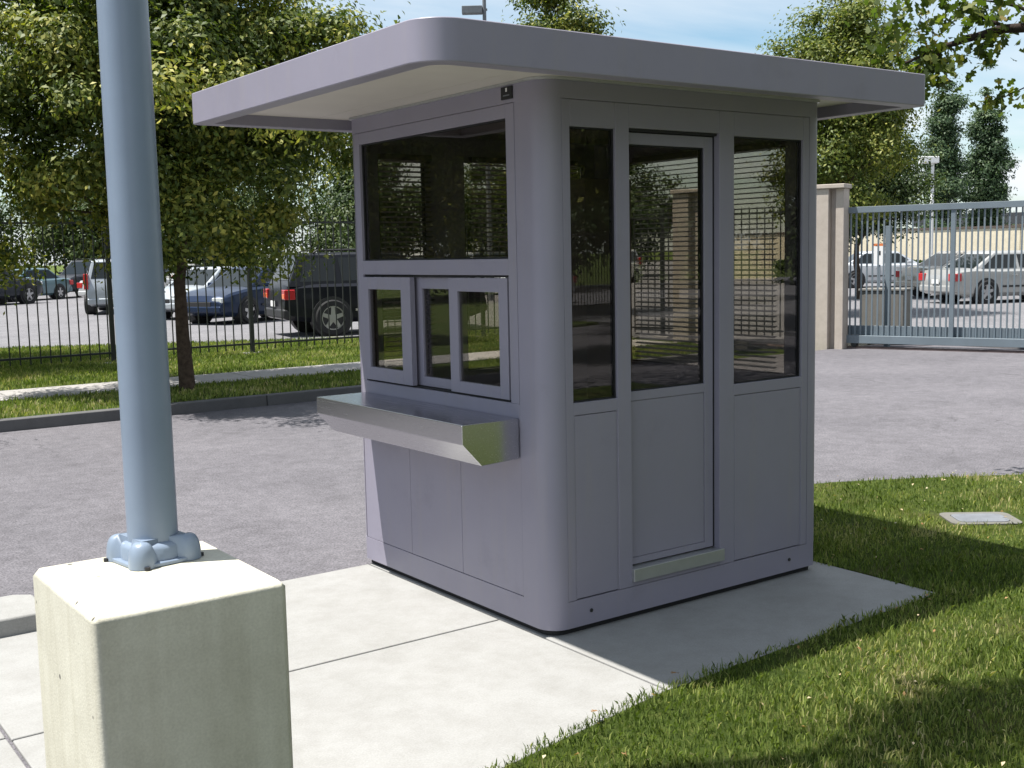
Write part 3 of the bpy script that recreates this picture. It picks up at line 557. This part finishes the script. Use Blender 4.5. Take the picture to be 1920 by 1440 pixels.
def car(kind, loc, head, col, label, group, metal=.3, clad=False, full=True):
    s_ = CARS[kind]; root = tag(empty('parked_car', loc, head), label, 'car', group); pm_ = carpaint('car_paint', col, metal)
    hw = s_['Wd']/2; tp = s_['top']; gc = s_['gc']; x0, x1 = tp[0][0], tp[-1][0]; V = []; ns = len(tp)
    for (x, z) in tp:
        e = max(0, (abs(x)-(abs(x1)-.45))/.45); k = 1-.16*e**1.6; zb_ = gc+.12*e**2
        pr_ = [(0, zb_), (hw*.86*k, zb_), (hw*.97*k, zb_+.10), (hw*1.0*k, min(z-.1, (zb_+z)/2+.05)), (hw*.975*k, z-.07), (hw*.90*k, z-.012), (hw*.45*k, z+.012), (0, z+.018)]
        full_ = pr_+[(-y, zz) for y, zz in pr_[-2:0:-1]]
        V += [(x, y, zz) for y, zz in full_]
    n = len(V)//ns; F = [(i*n+j, (i+1)*n+j, (i+1)*n+(j+1) % n, i*n+(j+1) % n) for i in range(ns-1) for j in range(n)]+[tuple(range(n)), tuple(range((ns-1)*n, ns*n))[::-1]]
    bo = MB().add(V, F).build('body', pm_, root, smooth=32)
    # cabin
    (b0, b1), (t0, t1) = s_['cab']; zb_, zt_ = s_['belt']-.03, s_['H']; wb, wt = hw*.93, hw*.73
    bot = [(b0, -wb*.94), (b0, wb*.94), (b1, wb*.92), (b1, -wb*.92)]; top = [(t0, -wt*.97), (t0, wt*.97), (t1, wt*.96), (t1, -wt*.96)]
    BV = [Vector((x, y, zb_)) for x, y in bot]; TV = [Vector((x, y, zt_-.05)) for x, y in top]; RV = [Vector((x*1.0+(.10 if x < (t0+t1)/2 else -.12), y*.86, zt_)) for x, y in top]
    cb_ = MB().add(BV+TV+RV, [(0,1,5,4),(1,2,6,5),(2,3,7,6),(3,0,4,7),(4,5,9,8),(5,6,10,9),(6,7,11,10),(7,4,8,11),(8,9,10,11)]).build('cabin', pm_, root, bevel=.035, seg=3)
    def pane(q_, u0, u1, v0, v1, m=M['carglass'], nm='window', off=.008):
        a, b_, c_, d = q_; f_ = lambda u_, v: (a*(1-u_)+b_*u_)*(1-v)+(d*(1-u_)+c_*u_)*v
        K = [f_(u0, v0), f_(u1, v0), f_(u1, v1), f_(u0, v1)]; nn = (K[1]-K[0]).cross(K[3]-K[0]).normalized()
        ctr = sum(K, Vector())/4
        if nn.dot(ctr-Vector((0, 0, .9))) < 0: nn = -nn; K = K[::-1]
        o = MB().add([k_+nn*off for k_ in K]+[k_-nn*.01 for k_ in K], [(0,1,2,3),(7,6,5,4),(0,4,5,1),(1,5,6,2),(2,6,7,3),(3,7,4,0)]).build(nm, m, root); return o
    Q = lambda i, j: (BV[i], BV[j], TV[j], TV[i])
    pane(Q(0, 1), .07, .93, .20 if kind != 'sedan' else .06, .93); pane(Q(3, 2)[::1], .08, .92, .06, .94) if False else None
    pane((BV[2], BV[3], TV[3], TV[2]), .06, .94, .06, .95, nm='windscreen')
    cuts = [0]+s_['pillars']+[1]
    for (i, j) in ((1, 2), (3, 0)):
        for k in range(len(cuts)-1):
            u0, u1 = cuts[k], cuts[k+1]; u0 = u0+.02 if u0 else .07; u1 = u1-.02 if u1 < 1 else .93
            if i == 3: u0, u1 = 1-u1, 1-u0
            pane(Q(i, j), u0, u1, .14, .90)
    ty, disc, rim = wheel_mesh(s_['rw']); rw = s_['rw']
    for ax in s_['axle']:
        for sd in (-1, 1):
            ar = MB(); ar.tube([(ax, sd*(hw-.25), rw+.01), (ax, sd*(hw+.002), rw+.01)], rw+.06, 26); ar.build('wheel_arch', M['trimblack'], root)
            wh = link('wheel', ty, root, loc=(ax, sd*(hw-.055), rw)); link('wheel_disc', disc, wh); link('rim', rim, wh)
    # lights, bumpers, plate
    rear_z = tp[2][1]
    for sd in (-1, 1):
        if kind == 'van': MB().prism([(x0-.02, 0), (x0+.30, 0), (x0+.30, .17), (x0-.02, .13)][::1], .80, 1.28).build('tail_light', M['redlamp'], root, bevel=.02).location = (0, sd*(hw*.80) if sd > 0 else -hw*.80-.15, 0)
        else:
            y_a, y_b = sorted((sd*hw*.60, sd*hw*.93)); zz = rear_z-.06
            MB().box(x0-.012, x0+.22, y_a, y_b+(.012 if sd > 0 else 0), zz-.24, zz-.03).build('tail_light', M['redlamp'], root, bevel=.02)
            if kind == 'suv': MB().box(x0-.018, x0+.15, y_a+.03, y_b-.03, zz-.22, zz-.12).build('indicator', M['amber'], root, bevel=.01)
        y_a, y_b = sorted((sd*hw*.48, sd*hw*.86)); zf = tp[-2][1]
        MB().box(x1-.25, x1-.02, y_a, y_b, zf-.17, zf-.03).build('headlight', M['headlamp'], root, bevel=.03)
        MB().box(.62, .78, *sorted((sd*(hw-.05), sd*(hw+.17))), s_['belt']+.0, s_['belt']+.12).build('mirror', pm_ if not clad else M['trimblack'], root, bevel=.03)
        if full:
            for hx in (-.55, .25): MB().box(hx, hx+.17, *sorted((sd*hw*.99, sd*(hw+.018))), s_['belt']-.16, s_['belt']-.13).build('door_handle', M['chrome'] if not clad else M['trimblack'], root)
            MB().box(s_['axle'][0]+.5, s_['axle'][1]-.5, *sorted((sd*hw*.98, sd*(hw+.012))), gc+.24, gc+.29).build('side_moulding', M['trimblack'] if not clad else M['chrome'], root)
    MB().box(x0-.035, x0+.25, -hw*.86, hw*.86, gc+.12, gc+.32).build('bumper', M['trimblack'] if clad else pm_, root, bevel=.05, seg=3)
    MB().box(x1-.25, x1+.03, -hw*.84, hw*.84, gc+.10, gc+.28).build('bumper', M['trimblack'] if clad else pm_, root, bevel=.05, seg=3)
    MB().box(x0-.045, x0-.03, -.16, .16, gc+.36, gc+.48).build('licence_plate', M['white'], root)
    MB().box(x1-.02, x1+.012, -.42, .42, tp[-1][1]-.12, tp[-1][1]+.0).build('grille', M['trimblack'], root, bevel=.01)
    if kind == 'suv':
        for sd in (-1, 1): MB().tube([(-1.6, sd*hw*.62, zt_-.01), (-1.5, sd*hw*.62, zt_+.05), (.0, sd*hw*.62, zt_+.05), (.1, sd*hw*.62, zt_-.01)], .02, 8).build('roof_rail', M['trimblack'], root)
    return root
def ang(v): return math.atan2(v[1], v[0])
def carpos(wheel, h, side, axle, hw, z=.03):
    h = Vector((*h, 0)).normalized(); l_ = Vector((-h.y, h.x, 0))
    c_ = Vector((*wheel, 0))-h*axle-l_*side*(hw-.085); return (c_.x, c_.y, z), ang(h)
g1, g2 = 'cars parked beyond the picket fence', 'cars parked beyond the sliding gate'
lc, hd = carpos((8.07, 17.85), (.985, -.17), -1, -1.32, .93); car('suv', lc, hd, (.012, .013, .018), 'black sport utility vehicle nearest behind the picket fence', g1, .2, True)
lc, hd = carpos((8.75, 23.9), (-.90, -.44), 1, 1.40, .89); car('sedan', lc, hd, (.02, .032, .065), 'dark blue sedan facing out beside the black sport utility vehicle', g1)
car('sedan', (lc[0]+.15, lc[1]+3.4, .03), hd, (.42, .45, .48), 'pale silver sedan directly behind the dark blue sedan', g1)
lc, hd = carpos((7.6, 33.6), (.40, .917), 1, -1.5, .96); car('van', lc, hd, (.33, .36, .39), 'silver minivan seen from the rear left of the pole', g1)
car('sedan', (13.3, 30.2, .03), R(-155), (.7, .71, .72), 'white sedan half hidden between pole and tree trunk', g1)
far = [((9.5, 50.5), 'sedan', (.10, .17, .20), 215, 'teal grey sedan at the left edge'), ((13.2, 53.5), 'suv', (.03, .032, .04), 215, 'dark sport utility vehicle second from the left edge'),
       ((16.5, 56.0), 'suv', (.03, .03, .035), 40, 'dark wagon third from the left edge'), ((19.5, 57.5), 'sedan', (.45, .45, .42), 40, 'pale beige sedan behind the silver minivan'),
       ((23, 46.0), 'van', (.6, .6, .6), 205, 'white van in the back row left of tree trunk'), ((25.8, 44.5), 'sedan', (.62, .62, .63), 205, 'white sedan in the back row right of tree trunk'), ((29, 43.4), 'suv', (.08, .085, .09), 205, 'charcoal wagon in the back row over the sedans'), ((32, 42.0), 'sedan', (.66, .64, .62), 25, 'white sedan in back row above the blue sedan'),
       ((36, 41.5), 'van', (.65, .66, .66), 205, 'white van whose roof shows over the black vehicle'), ((6.0, 58.0), 'suv', (.2, .21, .22), 215, 'grey wagon furthest left in the back row'),
       ((19.2, 37.6), 'sedan', (.30, .32, .34), 205, 'grey sedan in the middle row just right of tree trunk'), ((22.2, 36.4), 'van', (.55, .56, .57), 205, 'pale van in the middle row above the blue sedan hood'), ((25.4, 35.0), 'sedan', (.06, .065, .08), 205, 'dark sedan in the middle row beside the black vehicle'),
       ((7.0, 46.0), 'suv', (.035, .04, .05), 30, 'navy wagon partly cut off at the left edge'), ((12.2, 43.5), 'sedan', (.5, .5, .5), 30, 'pale silver sedan just left of the silver minivan')]
for (x, y), k, c_, a, lb in far: car(k, (x, y, .03), R(a), c_, lb, g1, full=False)
lc, hd = carpos((26.6, 15.6), (.93, -.36), 1, -1.33, .89); car('sedan', lc, hd, (.40, .40, .39), 'silver sedan with red tail lamps nearest behind the gate', g2)
car('sedan', (lc[0]+2.9, lc[1]+2.9, .03), hd, (.45, .41, .35), 'pale gold sedan mostly hidden behind the silver sedan', g2)
lc, hd = carpos((34.6, 25.0), (.80, -.60), -1, -1.33, .89); car('sedan', lc, hd, (.55, .57, .6), 'white sedan by the notice sign at the gate post', g2)
car('sedan', (18.5, -25.0, .03), R(150), (.55, .57, .6), 'white sedan mirrored in the booth door glass', 'cars mirrored in the glass', full=False); car('suv', (14.5, -24.4, .03), R(155), (.05, .05, .06), 'dark wagon mirrored in the booth door glass', 'cars mirrored in the glass', full=False)

# ------------------------------------------------------------------ trees
def limbs(mb, base, h0, H_, rad, n_l, spread, seed, r0):
    rd = random.Random(seed); b_ = Vector(base); pts = [b_]; k = 8
    for i in range(1, k+1): pts.append(b_+Vector((rd.uniform(-.05, .05)*i, rd.uniform(-.05, .05)*i, H_*.85*i/k)))
    mb.tube([b_-Vector((0, 0, .15))]+pts, [r0*1.3, r0*1.12]+[r0*(1-.9*i/k) for i in range(1, k+1)], 10)
    ends = []
    for i in range(n_l):
        t_ = rd.uniform(.0, 1); z = h0+(H_*.8-h0)*t_; a = i*2.4+rd.uniform(-.4, .4); kk = min(k-1, int(z/(H_*.85)*k)); st = pts[kk].lerp(pts[kk+1], .5)
        ln = spread*(1-.45*t_)*rd.uniform(.6, 1); d = Vector((math.cos(a), math.sin(a), .35+.5*t_)); e = st+d*ln; m_ = st.lerp(e, .5)+Vector((0, 0, .12*ln))
        rr_ = r0*.42*(1-.5*t_); mb.tube([st, m_, e], [rr_, rr_*.6, rr_*.2], 6); ends += [m_, e]
        for s2 in range(2):
            d2 = Vector((math.cos(a+rd.uniform(-1, 1)), math.sin(a+rd.uniform(-1, 1)), rd.uniform(.1, .8))); e2 = m_+d2*ln*.5; mb.tube([m_, e2], [rr_*.45, rr_*.12], 5); ends.append(e2)
    return ends
def crown_pts(c, rx, rz, n_cl, n_leaf, cl, rd, ends=(), lower=.0, bias=.5, taper=0):
    """leaf centres: clumps spread through an ellipsoid with an uneven outline"""
    P_ = []; ctr = []
    while len(ctr) < n_cl:
        v = rd.normal(size=3); v /= np.linalg.norm(v); r_ = rd.uniform(0, 1)**bias
        wob = 1+.16*math.sin(3*math.atan2(v[1], v[0])+c[0])+.12*math.sin(5*v[2]*3+c[1]); v = v*r_*wob
        k = 1-taper*max(0, v[2]) if taper else 1
        ctr.append((c[0]+v[0]*rx*k, c[1]+v[1]*rx*k, c[2]+v[2]*rz))
    ctr += [tuple(e) for e in ends]; ctr = np.array(ctr)
    which = rd.integers(0, len(ctr), n_leaf); size = rd.uniform(.6, 1.35, len(ctr))
    X = ctr[which]+rd.normal(size=(n_leaf, 3))*np.array([cl, cl, cl*.62])*size[which][:, None]
    return X, which, ctr
def tree(name, base, H_, h0, rx, label, m, seed, n_cl=90, n_leaf=24000, leaf=(.09, .15), cl=.30, r0=.10, group='street trees', bark='bark', taper=0, shape='rhomb', bias=.45, crz=None, lean=(0, 0), droop=.35):
    rd = np.random.default_rng(seed); root = tag(empty(name, base), label, 'tree', group)
    mb = MB(); ends = limbs(mb, (0, 0, 0), h0, H_, rx, 16, rx*.8, seed, r0); mb.build('trunk', M[bark], root, smooth=60)
    c = (lean[0], lean[1], (h0+H_)/2); rz = crz or (H_-h0)/2
    X, wh, cc_ = crown_pts(c, rx, rz, n_cl, n_leaf, cl, rd, ends, bias=bias, taper=taper)
    od = X-cc_[wh]; od /= np.linalg.norm(od, axis=1)[:, None]+1e-6; nrm = rd.normal(size=(n_leaf, 3))*.55+np.array([0, 0, .55])+od*.9+(X-np.array(c))*.12
    tng = rd.normal(size=(n_leaf, 3))+np.array([0, 0, -droop]); ln = rd.uniform(*leaf, n_leaf)
    hue = rd.uniform(-.26, .26, len(cc_))[wh]; rv = np.clip(.45+hue+rd.normal(0, .2, n_leaf), 0, 1)
    cards('crown', X, nrm, tng, ln, ln*rd.uniform(.36, .6, n_leaf), rv, m, root, shape=shape); return root
def copytree(src, name, loc, rz, s_, label, group):
    c = src.copy(); COL.objects.link(c); c.name = name; c.location = loc; c.rotation_euler = (0, 0, rz); c.scale = (s_, s_, s_); c['label'] = label; c['group'] = group
    for ch in src.children:
        k = ch.copy(); COL.objects.link(k); k.parent = c
    return c
T1 = tree('street_tree', (2.08, 10.08, ZV-.02), 6.4, 1.55, 2.56, 'leafy street tree with dark trunk on the verge behind the pole', M['leaf_a'], 3, 240, 200000, (.05, .098), .21, .092, crz=2.6, bias=.40, taper=.62, lean=(-.08, .1))
T0 = tree('street_tree', (-.9, 16.9, .09), 7.4, 2.0, 2.6, 'yellow-green leafy tree crown at the left edge', M['leaf_a'], 11, 150, 80000, (.07, .125), .26, .12)
T2 = tree('lot_tree', (16.1, 20.3, 0), 9.9, 2.2, 1.75, 'yellow-green tree top rising behind the middle of the booth roof', M['leaf_a'], 5, 110, 45000, (.08, .14), .25, .12, taper=.55)
T3 = tree('lot_tree', (19.5, 14.0, 0), 7.9, 2.2, 2.15, 'bushy light-green tree behind the gate pillar', M['leaf_b'], 8, 150, 75000, (.07, .125), .25, .12, taper=.6)
T3b = tree('lot_tree', (27.0, 19.0, 0), 5.3, 1.9, 2.2, 'lower dark-green tree beside the bushy tree behind gate', M['leaf_d'], 9, 90, 32000, (.09, .15), .30, .12)
for (x, y, h, lb, sd) in ((60.1, 38.2, 12.3, 'left taller poplar of the distant pair at the right', 21), (64.2, 37.9, 11.7, 'right poplar of the distant pair at the right', 22)):
    tree('poplar_tree', (x, y, 0), h, 1.0, 1.3, lb, M['leaf_c'], sd, 130, 42000, (.14, .24), .30, .2, 'distant poplars', taper=.72, bias=.6)
BG = [((2, 66), 1.5), ((10, 70), 1.35), ((18, 68), 1.6), ((25, 64), 1.45), ((32, 60), 1.5), ((39, 56), 1.4), ((-6, 62), 1.5), ((46, 53), 1.5)]
FT = tree('background_tree', (-1, 76, 0), 5.2, .3, 3.1, 'dark tree at left end of the distant tree row', M['leaf_d'], 31, 80, 30000, (.12, .22), .42, .2, 'distant tree row', crz=2.5)
ordn = ['first', 'second', 'third', 'fourth', 'fifth', 'sixth', 'seventh', 'eighth']
FT.scale = (1.4,)*3
for i, ((x, y), s_) in enumerate(BG): copytree(FT, 'background_tree', (x, y, 0), i*1.3, s_, f'{ordn[i]} dark tree of the distant row beyond the parking lot', 'distant tree row')
for i, ((x, y), s_) in enumerate((((5, -17.5), 1.2), ((10.5, -18.5), 1.35), ((16, -20.5), 1.3), ((21, -21), 1.4), ((-1, -17), 1.2), ((27, -19), 1.4), ((14.5, -12.8), 1.15), ((8.8, -9.2), 1.1))):
    copytree(T3 if i % 2 else T0, 'lawn_tree', (x, y, 0), i*1.9, s_, f'{ordn[i]} tree from the drive mirrored dimly in the booth door glass', 'trees mirrored in the glass')

for i, (x, y) in enumerate(((8, -33), (16, -35), (24, -37), (33, -35), (41, -30), (48, -23), (54, -14))): copytree(FT, 'background_tree', (x, y, 0), i*1.1, 1.7, f'{ordn[i]} of the far trees mirrored faintly in the booth door glass', 'far trees mirrored in the glass')
for i, (x, y) in enumerate(((-7, 34), (-14, 32.5), (-21, 31.5), (-29, 30), (-37, 28))): copytree(FT, 'background_tree', (x, y, 0), i*1.7, 1.5, f'{ordn[i]} of the trees across the side lawn, mirrored in counter window', 'side lawn trees')
for i, (x, y) in enumerate(((-4.6, 9.9), (-10.4, 9.8), (-16, 10.0), (-7.5, 16.5))):
    copytree(T1, 'street_tree', (x, y, ZV-.02), 2.1*i+1, 1.0+.05*i, f'{ordn[i]} street tree down the verge, mirrored in the counter window', 'trees mirrored in the counter glass')
# overhanging tree at the right: trunk stands outside the view, one limb reaches in
ot = tag(empty('shade_tree', (5.3, -2.6, -.03)), 'broad-leaved tree whose branch reaches in at top right corner', 'tree')
o0 = Vector((5.3, -2.6, -.03)); W2 = lambda x, y, z: Vector((x, y, z))-o0
mb = MB(); mb.tube([(0, 0, -.1), (0, 0, .1), (.05, .05, 1.5), (0, .1, 3.2), (-.1, .2, 5.0), (-.1, .1, 7.2)], [.30, .24, .2, .17, .12, .04], 12)
LB = [[W2(5.25, -2.5, 2.7), W2(5.15, -1.0, 3.05), W2(4.95, .25, 3.14), W2(4.55, .72, 3.14), W2(4.28, .96, 3.04), W2(4.05, 1.12, 2.93)],
      [W2(4.62, .66, 3.13), W2(4.50, .92, 3.28), W2(4.38, 1.05, 3.36)], [W2(4.8, .45, 3.15), W2(4.70, .68, 3.30), W2(4.62, .78, 3.34), W2(4.46, .85, 3.35)], [W2(4.28, .96, 3.04), W2(4.12, 1.02, 2.86), W2(4.02, 1.04, 2.80)],
      [W2(5.05, -.4, 3.1), W2(4.85, .42, 2.85), W2(4.55, .66, 2.68), W2(4.40, .74, 2.62)],
      [W2(5.2, -2.4, 3.9), W2(3.2, -1.7, 4.6), W2(1.2, -1.1, 4.9), W2(-.6, -.9, 5.0)], [W2(5.2, -2.4, 4.6), W2(6.5, -1.4, 5.6), W2(7.4, -1.0, 6.0)], [W2(5.2, -2.5, 4.2), W2(4.6, -4.4, 5.2)]]
RD = [[.14, .09, .042, .030, .018, .008], [.016, .010, .003], [.016, .012, .009, .003], [.010, .006, .002], [.012, .006, .004, .002], [.10, .07, .04, .01], [.09, .05, .02], [.09, .03]]
for a, b_ in zip(LB, RD): mb.tube(a, b_, 8)
mb.build('trunk', M['barkdark'], ot, smooth=60)
rd = np.random.default_rng(77); XS = []; 
def along(P_, n_, sp, t0=0.):
    for _ in range(n_):
        t_ = rd.uniform(t0, 1)*(len(P_)-1); i = min(int(t_), len(P_)-2); q_ = P_[i].lerp(P_[i+1], t_-i); XS.append(np.array(q_)+rd.normal(size=3)*sp)
along(LB[0][3:], 120, .12); along(LB[1], 110, .12); along(LB[2], 50, .09); along(LB[3], 60, .075, .2); along([LB[4][1], LB[4][2], LB[4][3]], 36, .05, .3); along([W2(4.2, .98, 3.0), W2(4.12, .9, 2.78)], 60, .07); along([W2(4.5, .78, 3.1), W2(4.42, .78, 2.93)], 30, .05)
along([W2(4.35, 1.0, 3.32), W2(4.12, 1.22, 3.28), W2(3.98, 1.3, 3.1)], 120, .12)
for _ in range(1100): XS.append(np.array(W2(.62-.36*4.6+rd.normal()*.30, -1.62+.18*4.6+rd.normal()*.13, 4.6+rd.normal()*.15)))
for _ in range(500): XS.append(np.array(W2(1.5-.36*4.6+rd.normal()*.5, -2.25+.18*4.6+rd.normal()*.30, 4.7+rd.normal()*.2)))
cc = np.array(W2(5.9, -4.4, 6.1)); n6 = 15000; v = rd.normal(size=(n6, 3)); v /= np.linalg.norm(v, axis=1)[:, None]; XS = np.array(XS); XS = np.concatenate([XS, cc+v*(rd.uniform(0, 1, n6)**.5)[:, None]*np.array([3.3, 2.9, 2.3])])  # out-of-view crown mass, enlarged to keep sky light off the door side
n_ = len(XS); ln = rd.uniform(.06, .105, n_)
cards('crown', XS, rd.normal(size=(n_, 3))+np.array([0, 0, .5]), rd.normal(size=(n_, 3))+np.array([0, 0, -.5]), ln, ln*.85, rd.uniform(0, 1, n_), M['leaf_e'], ot, shape='lobed')

# ------------------------------------------------------------------ grass and litter
def scatter(n_, x0, x1, y0, y1, poly, dens=None):
    x = rng.uniform(x0, x1, n_); y = rng.uniform(y0, y1, n_); k = inpoly(x+.02*fnoise(x*5, y*5)+rng.normal(0, .008, n_), y+.02*fnoise(y*5+3, x*5)+rng.normal(0, .008, n_), poly)
    if dens is not None: k &= rng.uniform(0, 1, n_) < dens(x, y)
    return x[k], y[k]
gp_ = [(-2.2, -3.4), (6.4, -3.4)]+[q_ for q_ in edge[::-1] if q_[1] > -3.4]+[(1.90, 1.0), (1.89, -.62), (.9, -.68), (0.0, -.715), (-.35, -.765), (-.95, -.875), (-1.5, -.98), (-2.2, -1.08)]
dn = lambda x, y: np.clip(1.25-.11*np.hypot(x+3, y+3.9), .25, 1)
x, y = scatter(330000, -1.8, 6.4, -3.0, 1.65, gp_, dn)
ucm = ~((np.abs((x-3.46)*math.cos(R(-38))+(y-.10)*math.sin(R(-38))) < .26) & (np.abs(-(x-3.46)*math.sin(R(-38))+(y-.10)*math.cos(R(-38))) < .19)); x, y = x[ucm], y[ucm]
n_ = len(x); grass('grass', x, y, ZL-.004, rng.uniform(.020, .047, n_)*(1+.25*fnoise(x, y, 3)), rng.uniform(.003, .0065, n_), 'mown green grass around the booth pad')
vp = [(-6, 8.8), (10.0, 8.8), (11.2, 10.6), (11.2, 16.3), (8.2, 16.3), (2.2, 19.5), (-6, 19.5)]
x, y = scatter(105000, -4, 11.2, 8.8, 19.5, vp); k = (y < 10.50) | (y > 11.67); x, y = x[k], y[k]; n_ = len(x)
grass('verge_grass', x, y, ZV-.012, rng.uniform(.035, .075, n_), rng.uniform(.010, .018, n_), 'green grass on the verge and lawn under the street tree', tint=.05)
# clover heads, dry leaves and clippings
x, y = scatter(650, -1.4, 5.5, -2.6, 1.6, gp_); n_ = len(x); X = np.stack([x, y, np.full(n_, ZL+.035)+rng.uniform(-.01, .02, n_)], 1); ln = rng.uniform(.010, .028, n_)
tag(cards('fallen_leaves', X, rng.normal(size=(n_, 3))*.5+np.array([0, 0, 1]), rng.normal(size=(n_, 3)), ln, ln*.6, np.clip(rng.normal(.62, .32, n_), 0, 1), M['dry'], fold=.25), 'small dry leaves and clover heads scattered on the grass', 'leaves', kind='stuff')
for (x, y, s_, lb) in ((.07, -.705, .055, 'single brown dead leaf at the corner of the shaded slab'), (-.42, -.80, .05, 'pale dead leaf at the edge of the sunny slab')):
    o = cards('fallen_leaf', np.array([[0, 0, .0]]), np.array([[.2, .1, 1.]]), np.array([[1., .3, 0]]), np.array([s_]), np.array([s_*.7]), np.array([.05]), M['dry'], shape='lobed'); o.location = (x, y, .012); tag(o, lb, 'leaf')
